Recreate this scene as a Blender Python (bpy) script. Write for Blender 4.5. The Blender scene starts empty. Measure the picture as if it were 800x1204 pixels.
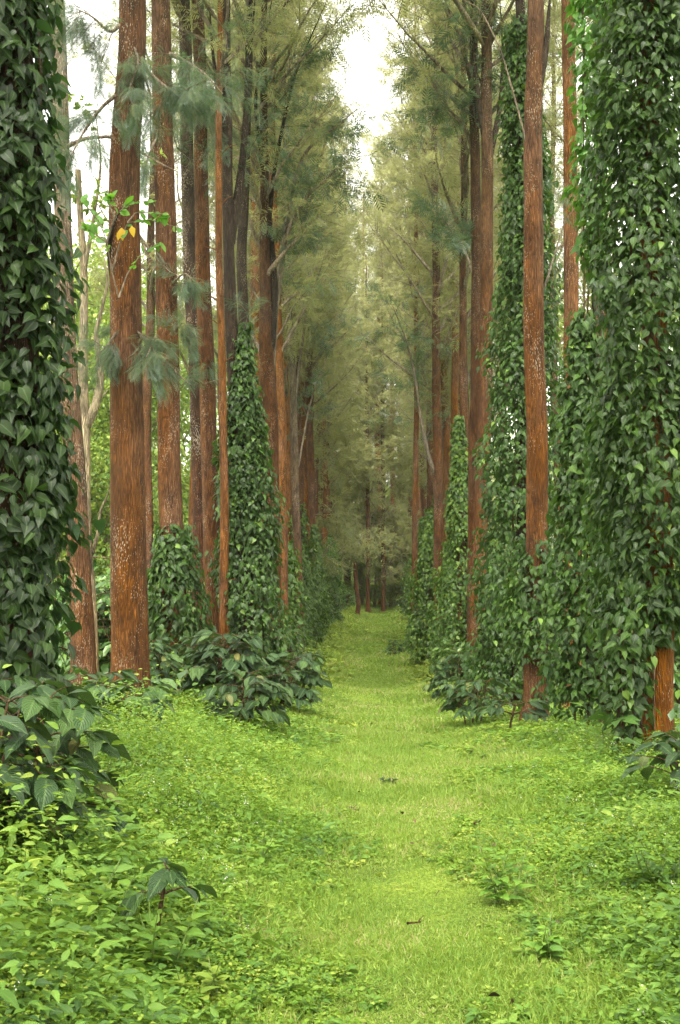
import bpy, math
import numpy as np
from mathutils import Vector, Matrix
S = bpy.context.scene
C = S.collection
rad = math.radians

# ------------------------------------------------------------------ camera, sky, sun, exposure
F_PX = 1500.0; VX, HY = 435.0, 665.0            # focal length and vanishing point measured in the photo's 800x1204 pixels
CAM = Vector((0.0, 0.0, 1.7))
pitch = math.atan((HY - 602) / F_PX); yaw = math.atan((VX - 400) / F_PX)
cd = bpy.data.cameras.new('camera'); cam = bpy.data.objects.new('camera', cd); C.objects.link(cam)
cam.location = CAM; cam.rotation_euler = (rad(90) + pitch, 0, yaw)
cd.sensor_fit = 'VERTICAL'; cd.sensor_height = 36; cd.lens = 36 * F_PX / 1204
cd.clip_start = 0.05; cd.clip_end = 3000
S.camera = cam
CR = np.array(cam.rotation_euler.to_matrix())

SUN_EL, SUN_AZ = 58.0, 184.0
w = bpy.data.worlds.new('World'); S.world = w; w.use_nodes = True
nt = w.node_tree; nt.nodes.clear()
sky = nt.nodes.new('ShaderNodeTexSky'); sky.sky_type = 'NISHITA'; sky.sun_disc = False
sky.sun_elevation = rad(SUN_EL); sky.sun_rotation = rad(SUN_AZ)
sky.air_density = 1.0; sky.dust_density = 4.0
hs = nt.nodes.new('ShaderNodeHueSaturation'); hs.inputs['Saturation'].default_value = 0.12
hs.inputs['Value'].default_value = 1.0
bg = nt.nodes.new('ShaderNodeBackground'); bg.inputs['Strength'].default_value = 0.15
wo = nt.nodes.new('ShaderNodeOutputWorld')
nt.links.new(sky.outputs[0], hs.inputs['Color']); wm = nt.nodes.new('ShaderNodeMix'); wm.data_type = 'RGBA'; wm.blend_type = 'MULTIPLY'; wm.inputs[0].default_value = 1; wm.inputs[7].default_value = (1.0, .965, .86, 1)
nt.links.new(hs.outputs[0], wm.inputs[6]); nt.links.new(wm.outputs[2], bg.inputs['Color']); nt.links.new(bg.outputs[0], wo.inputs[0])
sl = bpy.data.lights.new('sun', 'SUN'); sl.energy = 1.5; sl.angle = rad(25); sl.color = (1, 0.97, 0.9)
sun = bpy.data.objects.new('sun', sl); C.objects.link(sun)
sd = Vector((math.sin(rad(SUN_AZ)) * math.cos(rad(SUN_EL)), math.cos(rad(SUN_AZ)) * math.cos(rad(SUN_EL)), math.sin(rad(SUN_EL))))
sun.rotation_euler = sd.to_track_quat('Z', 'Y').to_euler(); sun.location = (0, -5, 40)
S.view_settings.view_transform = 'Standard'; S.view_settings.look = 'None'
S.view_settings.exposure = 2.72; S.view_settings.gamma = 1
S.render.engine = 'CYCLES'
S.cycles.max_bounces = 9; S.cycles.diffuse_bounces = 7; S.cycles.transmission_bounces = 6
S.cycles.use_denoising = True; S.cycles.denoising_prefilter = 'NONE'

# ------------------------------------------------------------------ helpers
rng = np.random.default_rng(7)
U = lambda a, b, n=None: rng.uniform(a, b, n)
def nrm(v):
    v = np.asarray(v, float); return v / np.maximum(np.linalg.norm(v, axis=-1, keepdims=True), 1e-9)
def px(x, y, d):
    "point at depth d (metres along the path) seen at photo pixel x, y"
    r = CR @ np.array([(x - 400) / F_PX, (602 - y) / F_PX, -1.0]); r = r * (d / r[1]); return np.array(CAM) + r

def sm(a, b, t):
    t = np.clip((t - a) / (b - a), 0, 1); return t * t * (3 - 2 * t)
ZD = [-60, 0, 8, 12, 16, 20, 26, 32, 45, 60, 90, 110, 140, 200, 400, 1500]
ZH = [0, 0, -.06, -.2, -.45, -.75, -1.1, -1.4, -1.85, -1.95, -1.8, -1.3, -.3, 1.0, 4, 20]
def path_x(y): return 0.03 + 0.10 * np.sin(y / 9.0) + 0.012 * np.clip(y - 40, 0, 60)
def ground(x, y):
    x = np.asarray(x, float); y = np.asarray(y, float)
    z = (np.interp(y, ZD, ZH) + np.interp(y - 2, ZD, ZH) + np.interp(y + 2, ZD, ZH)) / 3
    u = x - path_x(y)
    bl = np.interp(y, [0, 10, 17, 60, 100], [.18, .26, .34, .5, .5]); br = np.interp(y, [0, 10, 17, 60, 100], [.1, .1, .16, .4, .5])
    z = z + np.where(u < 0, bl * sm(.45, 2.4, -u), br * sm(.55, 2.4, u))
    z = z + .03 * np.sin(x * 2.1 + y * .7) * np.sin(y * .9 + 1) + .05 * np.sin(x * .6 + 2) * np.sin(y * .35)
    z = z + .26 * np.exp(-((y - 26) / 2.2) ** 2) - .2 * np.exp(-((y - 36) / 3.) ** 2) + .28 * np.exp(-((y - 60) / 5.) ** 2) + .26 * np.exp(-((y - 45) / 2.8) ** 2)
    return z + np.clip(np.abs(x) - 25, 0, 60) * .03

class MB:
    def __init__(s): s.V = []; s.Q = []; s.T = []; s.RQ = []; s.RT = []; s.L = []; s.n = 0
    def add(s, V, Q=None, T=None, r=0.5, luv=None, rq=None, rt=None):
        V = np.asarray(V, float).reshape(-1, 3); k = len(V)
        s.V.append(V); s.L.append(np.zeros((k, 2)) if luv is None else luv)
        if Q is not None and len(Q):
            s.Q.append(np.asarray(Q) + s.n); s.RQ.append(np.full(len(Q), r) if rq is None else rq)
        if T is not None and len(T):
            s.T.append(np.asarray(T) + s.n); s.RT.append(np.full(len(T), r) if rt is None else rt)
        s.n += k
    def scatter(s, tpl, P, R, sc, r=None):
        "copies of a leaf template at points P, with frames R (n,3,3 columns) and scales"
        V, Q, T, L = tpl; n = len(P); k = len(V)
        if n == 0: return
        sc = np.broadcast_to(np.asarray(sc, float), (n,)) if np.ndim(sc) < 2 else sc
        loc = V[None] * (sc[:, None, None] if sc.ndim == 1 else sc[:, None, :])
        W = np.einsum('nij,nkj->nki', R, loc) + P[:, None, :]
        if r is None: r = rng.random(n)
        o = (np.arange(n) * k)[:, None, None]
        q = (Q[None] + o).reshape(-1, 4) if len(Q) else None
        t = (T[None] + o).reshape(-1, 3) if len(T) else None
        s.add(W.reshape(-1, 3), q, t, luv=np.tile(L, (n, 1)), rq=np.repeat(r, len(Q)), rt=np.repeat(r, len(T)))
    def tube(s, pts, rads, seg=6, r=.5, noise=0, ph=0):
        pts = np.asarray(pts, float); rads = np.asarray(rads, float); n = len(pts)
        tg = nrm(np.gradient(pts, axis=0)); ref = np.array([0.93, 0.37, 0.05]) if abs(tg[0, 2]) > .5 else np.array([.05, .1, 1.])
        a = nrm(np.cross(tg, ref)); b = np.cross(tg, a)
        th = np.arange(seg) * 2 * np.pi / seg
        rr = rads[:, None] * np.ones(seg)
        if noise:
            z = pts[:, 2][:, None]
            rr = rr * (1 + noise * (np.sin(3 * th + z * .9 + ph) * .5 + np.sin(5 * th - z * 1.7 + ph * 2) * .35 + np.sin(2 * th + z * .4) * .5 + .3 * np.sin(z * 6 + th * 2 + ph)))
        V = pts[:, None] + rr[..., None] * (np.cos(th)[None, :, None] * a[:, None] + np.sin(th)[None, :, None] * b[:, None])
        i = np.arange(n - 1)[:, None] * seg; j = np.arange(seg)[None]; jn = (j + 1) % seg
        Q = np.stack([i + j, i + jn, i + jn + seg, i + j + seg], -1).reshape(-1, 4)
        s.add(V.reshape(-1, 3), Q, r=r)
    def mesh(s, name, mat):
        V = np.concatenate(s.V).astype(np.float32); L = np.concatenate(s.L).astype(np.float32)
        Q = np.concatenate(s.Q) if s.Q else np.zeros((0, 4), int); T = np.concatenate(s.T) if s.T else np.zeros((0, 3), int)
        R = np.concatenate([np.concatenate(s.RQ) if s.RQ else np.zeros(0), np.concatenate(s.RT) if s.RT else np.zeros(0)]).astype(np.float32)
        me = bpy.data.meshes.new(name); me.vertices.add(len(V)); me.vertices.foreach_set('co', V.ravel())
        loops = np.concatenate([Q.ravel(), T.ravel()]).astype(np.int32); me.loops.add(len(loops)); me.loops.foreach_set('vertex_index', loops)
        nf = len(Q) + len(T); me.polygons.add(nf)
        st = np.concatenate([np.arange(len(Q)) * 4, len(Q) * 4 + np.arange(len(T)) * 3]).astype(np.int32)
        me.polygons.foreach_set('loop_start', st)
        me.polygons.foreach_set('use_smooth', np.ones(nf, bool))
        me.update(calc_edges=True)
        a = me.attributes.new('rnd', 'FLOAT', 'FACE'); a.data.foreach_set('value', R)
        a = me.attributes.new('luv', 'FLOAT2', 'POINT'); a.data.foreach_set('vector', L.ravel())
        me.materials.append(mat); return me
    def build(s, name, mat, parent=None): return link(name, s.mesh(name, mat), parent)

def link(name, me, parent=None):
    o = bpy.data.objects.new(name, me); C.objects.link(o)
    if parent is not None: o.parent = parent
    return o
def thing(name, label, cat, loc, group=None, rz=0.0, sc=1.0):
    o = bpy.data.objects.new(name, None); C.objects.link(o); o.empty_display_size = .3
    o.location = tuple(float(v) for v in loc); o.rotation_euler = (0, 0, rz); o.scale = (sc, sc, sc)
    o['label'] = label; o['category'] = cat
    if group: o['group'] = group
    return o
def tag(o, kind, label=None, cat=None, group=None):
    if kind: o['kind'] = kind
    if label: o['label'] = label
    if cat: o['category'] = cat
    if group: o['group'] = group
    return o

# frames: y column = leaf axis, z column = leaf face normal
def frames(ax, nh):
    y = nrm(ax); x = nrm(np.cross(y, nh)); z = np.cross(x, y); return np.stack([x, y, z], -1)

def leaf_tpl(vs, hw, fold=.25, droop=.15, lobe=0.0, wav=0.0):
    "leaf of length 1 along +y: rows of left/centre/right points, folded at the midrib, tip bent down"
    V = []; L = []
    n = len(vs)
    for i, (v, h) in enumerate(zip(vs, hw)):
        z = -droop * v * v
        if i == n - 1: V.append((0, v, z)); L.append((0, v))
        else:
            back = lobe if i == 0 else 0
            e = z + fold * h + (wav * (1 if i % 2 else -1))
            V += [(-h, v - back, e), (0, v, z), (h, v - back, e)]; L += [(-1, v), (0, v), (1, v)]
    Q = []; T = []
    for i in range(n - 2):
        a = 3 * i; b = a + 3
        Q += [(a, a + 1, b + 1, b), (a + 1, a + 2, b + 2, b + 1)]
    a = 3 * (n - 2); t = 3 * (n - 1); T += [(a, a + 1, t), (a + 1, a + 2, t)]
    return np.array(V, float), np.array(Q, int).reshape(-1, 4), np.array(T, int).reshape(-1, 3), np.array(L, float)
HEART = leaf_tpl([.04, .18, .42, .72, 1], [.20, .33, .33, .15, 0], .25, .28, .10)
PEPNAR = leaf_tpl([.02, .2, .5, .8, 1], [.12, .27, .25, .09, 0], .12, .42, .05)
HEART_LO = leaf_tpl([0, .35, 1], [.18, .36, 0], .22, .2, .05)
LANCE = leaf_tpl([0, .25, .55, 1], [.03, .2, .19, 0], .3, .3)
OVATE = leaf_tpl([0, .3, .65, 1], [.04, .3, .22, 0], .25, .25)
OVATE_LO = leaf_tpl([0, .4, 1], [.03, .28, 0], .25, .2)
COFFEE = leaf_tpl([0, .12, .3, .5, .7, .86, 1], [.02, .15, .24, .255, .2, .1, 0], .18, .35, 0, .012)
COFFEE_LO = leaf_tpl([0, .4, .75, 1], [.02, .24, .17, 0], .2, .3)
BLADE = (np.array([(-.05, 0, 0), (.05, 0, 0), (-.035, .5, -.04), (.035, .5, -.04), (0, 1, -.25)], float),
         np.array([(0, 1, 3, 2)]), np.array([(2, 3, 4)]), np.array([(-1, 0), (1, 0), (-1, .5), (1, .5), (0, 1)], float))
def frond_tpl(pairs, lw, ll):
    "feathery pinnate frond of length 1 along +y made of narrow leaflets"
    V = []; Q = []; L = []
    for i in range(pairs * 2 + 1):
        k = i // 2; s = 1 if i % 2 else -1
        v = .12 + .8 * k / pairs; l = ll * (1 - .75 * abs(v - .45))
        if i == pairs * 2: b = np.array([0, .88, -.18]); d = nrm([0, 1, -.3]); l = ll * .6
        else: b = np.array([0, v, -.2 * v * v]); d = nrm([s * 1.0, .75, -.35])
        sd = nrm(np.cross(d, [0, 0, 1])) * lw; n = len(V)
        V += [b, b + d * l * .5 + sd, b + d * l, b + d * l * .5 - sd]; L += [(0, v)] * 4; Q.append((n, n + 1, n + 2, n + 3))
    return np.array(V), np.array(Q), np.zeros((0, 3), int), np.array(L, float)
FROND_HI = frond_tpl(11, .012, .40)
FROND_LO = frond_tpl(5, .036, .5)
FROND_FAR = frond_tpl(4, .062, .55)

# ------------------------------------------------------------------ materials
def mat_base(name):
    m = bpy.data.materials.new(name); m.use_nodes = True; t = m.node_tree; t.nodes.clear()
    N = lambda k, **kw: (lambda nd: ([setattr(nd, a, b) for a, b in kw.items()], nd)[1])(t.nodes.new(k))
    return m, t, N
def ramp(N, stops):
    r = N('ShaderNodeValToRGB'); e = r.color_ramp.elements
    while len(e) < len(stops): e.new(.5)
    for el, (p, c) in zip(e, stops): el.position = p; el.color = (*c, 1)
    return r
def leaf_mat(name, stops, rough=.45, trans=.3, tcol=(.3, .45, .05), spec=.5, vein=0.0, ribs=0.0, back=None, patch=None):
    m, t, N = mat_base(name); lk = t.links.new
    at = N('ShaderNodeAttribute', attribute_name='rnd'); r = ramp(N, stops)
    col = None
    if patch:
        tc = N('ShaderNodeNewGeometry'); nz = N('ShaderNodeTexNoise'); nz.inputs['Scale'].default_value = patch; nz.inputs['Detail'].default_value = 3
        lk(tc.outputs['Position'], nz.inputs['Vector'])
        ad = N('ShaderNodeMath', operation='MULTIPLY_ADD'); lk(nz.outputs[0], ad.inputs[0]); ad.inputs[1].default_value = 1.6; ad.inputs[2].default_value = -.8
        ad2 = N('ShaderNodeMath', operation='ADD'); lk(at.outputs['Fac'], ad2.inputs[0]); lk(ad.outputs[0], ad2.inputs[1]); ad2.use_clamp = True
        lk(ad2.outputs[0], r.inputs[0])
    else: lk(at.outputs['Fac'], r.inputs[0])
    col = r.outputs[0]
    oi = N('ShaderNodeObjectInfo'); hv = N('ShaderNodeHueSaturation')
    mr = N('ShaderNodeMapRange'); lk(oi.outputs['Random'], mr.inputs[0]); mr.inputs[3].default_value = .82; mr.inputs[4].default_value = 1.2
    lk(mr.outputs[0], hv.inputs['Value']); lk(col, hv.inputs['Color']); col = hv.outputs[0]
    lu = N('ShaderNodeAttribute', attribute_name='luv'); sp = N('ShaderNodeSeparateXYZ'); lk(lu.outputs['Vector'], sp.inputs[0])
    ab = N('ShaderNodeMath', operation='ABSOLUTE'); lk(sp.outputs[0], ab.inputs[0])
    if vein:
        mv = N('ShaderNodeMapRange'); lk(ab.outputs[0], mv.inputs[0]); mv.inputs[1].default_value = .03; mv.inputs[2].default_value = .16
        mv.inputs[3].default_value = vein; mv.inputs[4].default_value = 0
        mx = N('ShaderNodeMix', data_type='RGBA'); lk(mv.outputs[0], mx.inputs[0]); lk(col, mx.inputs[6]); mx.inputs[7].default_value = (.22, .34, .12, 1); col = mx.outputs[2]
    if back:
        ge = N('ShaderNodeNewGeometry'); mb = N('ShaderNodeMix', data_type='RGBA'); lk(ge.outputs['Backfacing'], mb.inputs[0]); lk(col, mb.inputs[6]); mb.inputs[7].default_value = (*back, 1); col = mb.outputs[2]
    p = N('ShaderNodeBsdfPrincipled'); lk(col, p.inputs['Base Color']); p.inputs['Roughness'].default_value = rough; p.inputs['Specular IOR Level'].default_value = spec
    if ribs:
        m1 = N('ShaderNodeMath', operation='MULTIPLY_ADD'); lk(ab.outputs[0], m1.inputs[0]); m1.inputs[1].default_value = -22; 
        m2 = N('ShaderNodeMath', operation='MULTIPLY'); lk(sp.outputs[1], m2.inputs[0]); m2.inputs[1].default_value = 62; lk(m2.outputs[0], m1.inputs[2])
        m3 = N('ShaderNodeMath', operation='SINE'); lk(m1.outputs[0], m3.inputs[0])
        bp = N('ShaderNodeBump'); bp.inputs['Strength'].default_value = ribs; bp.inputs['Distance'].default_value = .004; lk(m3.outputs[0], bp.inputs['Height']); lk(bp.outputs[0], p.inputs['Normal'])
    tr = N('ShaderNodeBsdfTranslucent')
    mt = N('ShaderNodeMix', data_type='RGBA'); mt.inputs[0].default_value = .6; lk(col, mt.inputs[6]); mt.inputs[7].default_value = (*tcol, 1); lk(mt.outputs[2], tr.inputs[0])
    ms = N('ShaderNodeMixShader'); ms.inputs[0].default_value = trans; lk(p.outputs[0], ms.inputs[1]); lk(tr.outputs[0], ms.inputs[2])
    o = N('ShaderNodeOutputMaterial'); lk(ms.outputs[0], o.inputs[0]); return m

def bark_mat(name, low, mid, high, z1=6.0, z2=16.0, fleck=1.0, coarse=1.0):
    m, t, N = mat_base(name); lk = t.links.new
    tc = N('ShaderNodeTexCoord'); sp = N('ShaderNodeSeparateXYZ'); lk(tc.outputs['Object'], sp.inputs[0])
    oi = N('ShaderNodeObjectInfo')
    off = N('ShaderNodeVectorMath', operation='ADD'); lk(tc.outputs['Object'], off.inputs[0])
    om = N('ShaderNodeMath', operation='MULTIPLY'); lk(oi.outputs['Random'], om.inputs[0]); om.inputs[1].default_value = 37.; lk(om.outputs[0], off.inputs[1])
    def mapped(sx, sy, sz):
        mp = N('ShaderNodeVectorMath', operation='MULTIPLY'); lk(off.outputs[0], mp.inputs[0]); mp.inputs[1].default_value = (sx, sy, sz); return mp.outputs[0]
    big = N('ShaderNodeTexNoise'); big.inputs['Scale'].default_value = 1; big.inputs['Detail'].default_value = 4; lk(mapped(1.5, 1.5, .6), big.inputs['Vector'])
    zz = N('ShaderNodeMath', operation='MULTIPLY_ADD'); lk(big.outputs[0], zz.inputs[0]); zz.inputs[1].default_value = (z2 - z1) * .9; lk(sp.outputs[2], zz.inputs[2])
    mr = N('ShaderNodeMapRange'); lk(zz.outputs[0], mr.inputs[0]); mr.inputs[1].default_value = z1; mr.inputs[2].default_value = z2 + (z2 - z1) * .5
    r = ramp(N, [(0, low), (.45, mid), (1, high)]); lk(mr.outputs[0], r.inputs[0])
    fine = N('ShaderNodeTexNoise'); fine.inputs['Detail'].default_value = 8; fine.inputs['Roughness'].default_value = .7; fine.inputs['Scale'].default_value = 1; lk(mapped(26 * coarse, 26 * coarse, 5), fine.inputs['Vector'])
    md = N('ShaderNodeTexNoise'); md.inputs['Detail'].default_value = 5; md.inputs['Scale'].default_value = 1; lk(mapped(6, 6, 2.2), md.inputs['Vector'])
    mf = N('ShaderNodeMapRange'); lk(fine.outputs[0], mf.inputs[0]); mf.inputs[1].default_value = .3; mf.inputs[2].default_value = .7; mf.inputs[3].default_value = .42; mf.inputs[4].default_value = 1.6
    mm = N('ShaderNodeMapRange'); lk(md.outputs[0], mm.inputs[0]); mm.inputs[1].default_value = .3; mm.inputs[2].default_value = .7; mm.inputs[3].default_value = .5; mm.inputs[4].default_value = 1.35
    mu = N('ShaderNodeMath', operation='MULTIPLY'); lk(mf.outputs[0], mu.inputs[0]); lk(mm.outputs[0], mu.inputs[1])
    hv = N('ShaderNodeHueSaturation'); lk(r.outputs[0], hv.inputs['Color'])
    vf = N('ShaderNodeTexVoronoi', feature='DISTANCE_TO_EDGE'); vf.inputs['Scale'].default_value = 1
    wv = N('ShaderNodeVectorMath', operation='MULTIPLY_ADD'); lk(md.outputs['Color'], wv.inputs[0]); wv.inputs[1].default_value = (1.6, 1.6, 1.6); lk(mapped(40 * coarse, 40 * coarse, 5.0), wv.inputs[2]); lk(wv.outputs[0], vf.inputs['Vector'])
    fr = N('ShaderNodeMapRange'); lk(vf.outputs['Distance'], fr.inputs[0]); fr.inputs[1].default_value = 0; fr.inputs[2].default_value = .3; fr.inputs[3].default_value = .6; fr.inputs[4].default_value = 1.1
    m5 = N('ShaderNodeMath', operation='MULTIPLY'); lk(mu.outputs[0], m5.inputs[0]); lk(fr.outputs[0], m5.inputs[1])
    ov = N('ShaderNodeMapRange'); lk(oi.outputs['Random'], ov.inputs[0]); ov.inputs[3].default_value = .78; ov.inputs[4].default_value = 1.15
    m6 = N('ShaderNodeMath', operation='MULTIPLY'); lk(m5.outputs[0], m6.inputs[0]); lk(ov.outputs[0], m6.inputs[1]); lk(m6.outputs[0], hv.inputs['Value'])
    ms_ = N('ShaderNodeMapRange'); lk(big.outputs[0], ms_.inputs[0]); ms_.inputs[1].default_value = .35; ms_.inputs[2].default_value = .65; ms_.inputs[3].default_value = .86; ms_.inputs[4].default_value = 1.1; lk(ms_.outputs[0], hv.inputs['Saturation'])
    # pale lichen flecks, longer than wide
    vo = N('ShaderNodeTexVoronoi'); vo.inputs['Scale'].default_value = 1; lk(mapped(75, 75, 20), vo.inputs['Vector'])
    nz = N('ShaderNodeTexNoise'); nz.inputs['Scale'].default_value = 1; nz.inputs['Detail'].default_value = 3; lk(mapped(3, 3, 1.4), nz.inputs['Vector'])
    th = N('ShaderNodeMapRange'); lk(nz.outputs[0], th.inputs[0]); th.inputs[1].default_value = .42; th.inputs[2].default_value = .75; th.inputs[3].default_value = .05; th.inputs[4].default_value = .42 * fleck
    lt = N('ShaderNodeMath', operation='LESS_THAN'); lk(vo.outputs['Distance'], lt.inputs[0]); lk(th.outputs[0], lt.inputs[1])
    sc = N('ShaderNodeMath', operation='MULTIPLY'); lk(lt.outputs[0], sc.inputs[0]); lk(fine.outputs[0], sc.inputs[1])
    mx = N('ShaderNodeMix', data_type='RGBA'); lk(sc.outputs[0], mx.inputs[0]); lk(hv.outputs[0], mx.inputs[6]); mx.inputs[7].default_value = (.5, .42, .32, 1)
    p = N('ShaderNodeBsdfPrincipled'); lk(mx.outputs[2], p.inputs['Base Color']); p.inputs['Roughness'].default_value = .9; p.inputs['Specular IOR Level'].default_value = .2
    hs0 = N('ShaderNodeMath', operation='ADD'); lk(fine.outputs[0], hs0.inputs[0]); lk(md.outputs[0], hs0.inputs[1]); hsum = N('ShaderNodeMath', operation='ADD'); lk(hs0.outputs[0], hsum.inputs[0]); lk(fr.outputs[0], hsum.inputs[1])
    bp = N('ShaderNodeBump'); bp.inputs['Strength'].default_value = 1; bp.inputs['Distance'].default_value = .035; lk(hsum.outputs[0], bp.inputs['Height']); lk(bp.outputs[0], p.inputs['Normal'])
    o = N('ShaderNodeOutputMaterial'); lk(p.outputs[0], o.inputs[0]); return m

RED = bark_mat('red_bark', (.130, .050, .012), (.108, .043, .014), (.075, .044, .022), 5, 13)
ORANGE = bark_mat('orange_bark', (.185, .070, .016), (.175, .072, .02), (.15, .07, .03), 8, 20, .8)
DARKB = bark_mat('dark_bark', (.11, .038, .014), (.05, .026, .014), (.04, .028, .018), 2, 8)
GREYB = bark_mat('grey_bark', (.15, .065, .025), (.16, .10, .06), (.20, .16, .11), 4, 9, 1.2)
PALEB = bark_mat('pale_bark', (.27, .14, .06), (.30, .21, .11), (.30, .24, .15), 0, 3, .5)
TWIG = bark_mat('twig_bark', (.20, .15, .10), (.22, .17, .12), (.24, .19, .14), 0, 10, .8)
STEM = bark_mat('vine_stem', (.12, .07, .035), (.12, .07, .035), (.12, .08, .04), 0, 10, .3)
GSTEM = leaf_mat('green_stem', [(0, (.09, .16, .03)), (1, (.16, .2, .05))], .6, 0)

PEPPER = leaf_mat('pepper_leaf', [(0, (.008, .022, .004)), (.5, (.021, .051, .006)), (.85, (.044, .095, .010)), (1, (.12, .20, .03))], .47, .22, (.16, .32, .015), .28, .25, 0, (.05, .10, .035))
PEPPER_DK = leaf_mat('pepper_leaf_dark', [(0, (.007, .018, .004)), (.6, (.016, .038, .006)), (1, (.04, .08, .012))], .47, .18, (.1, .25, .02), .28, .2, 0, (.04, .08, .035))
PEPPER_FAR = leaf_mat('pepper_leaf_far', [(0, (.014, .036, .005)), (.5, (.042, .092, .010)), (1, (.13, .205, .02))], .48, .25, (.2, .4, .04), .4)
PEPPER_BACKLIT = leaf_mat('pepper_leaf_backlit', [(0, (.03, .09, .015)), (1, (.08, .18, .022))], .45, .4, (.16, .36, .025), .35)  # paler copy of the pepper leaf, backlight put into its colour
COFF = leaf_mat('coffee_leaf', [(0, (.018, .045, .014)), (.7, (.036, .078, .020)), (.93, (.07, .13, .03)), (1, (.16, .15, .04))], .42, .15, (.14, .28, .03), .35, .3, .6, (.06, .10, .035))
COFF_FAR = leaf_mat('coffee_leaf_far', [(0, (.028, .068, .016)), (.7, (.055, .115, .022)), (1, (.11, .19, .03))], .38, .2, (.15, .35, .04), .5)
WEED = leaf_mat('weed_leaf', [(0, (.028, .072, .014)), (.35, (.09, .19, .025)), (.7, (.15, .27, .033)), (1, (.27, .35, .05))], .5, .3, (.32, .48, .04), .35, .2, .25, None, .55)
WEED3 = leaf_mat('fine_weed_leaf', [(0, (.05, .13, .016)), (.4, (.11, .21, .022)), (.8, (.20, .30, .035)), (1, (.32, .36, .06))], .55, .35, (.36, .52, .04), .25, 0, 0, None, .7)
WEED2 = leaf_mat('weed_leaf_low', [(0, (.08, .14, .02)), (.5, (.16, .24, .035)), (1, (.29, .34, .05))], .55, .3, (.4, .50, .04), .3, 0, 0, None, .5)
GRASS = leaf_mat('grass_blade', [(0, (.09, .18, .026)), (.5, (.165, .265, .042)), (.9, (.25, .33, .07)), (1, (.34, .30, .14))], .6, .35, (.5, .6, .04), .3, 0, 0, None, .8)
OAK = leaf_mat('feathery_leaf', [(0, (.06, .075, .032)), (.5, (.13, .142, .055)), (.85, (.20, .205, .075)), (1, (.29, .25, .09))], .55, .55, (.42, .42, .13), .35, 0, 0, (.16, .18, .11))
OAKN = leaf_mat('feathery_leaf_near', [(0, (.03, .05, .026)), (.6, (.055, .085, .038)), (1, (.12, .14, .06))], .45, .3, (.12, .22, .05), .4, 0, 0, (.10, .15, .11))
BROAD = leaf_mat('broad_leaf', [(0, (.06, .13, .025)), (.5, (.12, .20, .035)), (1, (.25, .30, .06))], .5, .42, (.34, .44, .06), .3)
SPRIG = leaf_mat('sprig_leaf', [(0, (.05, .14, .018)), (.8, (.10, .24, .025)), (1, (.16, .30, .035))], .4, .45, (.22, .50, .03), .4, .3, .3)
YELL = leaf_mat('yellow_leaf', [(0, (.6, .40, .02)), (1, (.6, .36, .02))], .5, .4, (.9, .6, .02))
FLOWER = leaf_mat('white_petal', [(0, (.75, .75, .68)), (1, (.8, .72, .66))], .6, .3, (.8, .8, .7))

def ground_mat():
    m, t, N = mat_base('ground_soil_and_moss'); lk = t.links.new
    g = N('ShaderNodeNewGeometry'); n1 = N('ShaderNodeTexNoise'); n1.inputs['Scale'].default_value = 1.1; n1.inputs['Detail'].default_value = 8; n1.inputs['Roughness'].default_value = .65
    lk(g.outputs['Position'], n1.inputs['Vector'])
    n2 = N('ShaderNodeTexNoise'); n2.inputs['Scale'].default_value = 45; n2.inputs['Detail'].default_value = 5; lk(g.outputs['Position'], n2.inputs['Vector'])
    r = ramp(N, [(.3, (.075, .10, .02)), (.5, (.13, .20, .03)), (.62, (.20, .27, .035)), (.75, (.18, .15, .06))]); lk(n1.outputs[0], r.inputs[0])
    mr = N('ShaderNodeMapRange'); lk(n2.outputs[0], mr.inputs[0]); mr.inputs[1].default_value = .3; mr.inputs[2].default_value = .7; mr.inputs[3].default_value = .45; mr.inputs[4].default_value = 1.3
    hv = N('ShaderNodeHueSaturation'); lk(r.outputs[0], hv.inputs['Color']); lk(mr.outputs[0], hv.inputs['Value'])
    p = N('ShaderNodeBsdfPrincipled'); lk(hv.outputs[0], p.inputs['Base Color']); p.inputs['Roughness'].default_value = .95; p.inputs['Specular IOR Level'].default_value = .1
    bp = N('ShaderNodeBump'); bp.inputs['Distance'].default_value = .03; lk(n2.outputs[0], bp.inputs['Height']); lk(bp.outputs[0], p.inputs['Normal'])
    o = N('ShaderNodeOutputMaterial'); lk(p.outputs[0], o.inputs[0]); return m
# ------------------------------------------------------------------ ground sheet
xs = np.unique(np.concatenate([np.linspace(-4, 4, 81), np.linspace(-30, 30, 61), np.linspace(-600, 600, 41)]))
ys = np.unique(np.concatenate([np.linspace(-5, 30, 176), np.linspace(30, 130, 201), np.linspace(-200, 1500, 60)]))
X, Y = np.meshgrid(xs, ys); Z = ground(X, Y)
mb = MB(); nx = len(xs); i = np.arange(len(ys) - 1)[:, None] * nx; j = np.arange(nx - 1)[None]
mb.add(np.stack([X, Y, Z], -1).reshape(-1, 3), np.stack([i + j, i + j + 1, i + j + 1 + nx, i + j + nx], -1).reshape(-1, 4))
tag(mb.build('ground', ground_mat()), 'structure')

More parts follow.
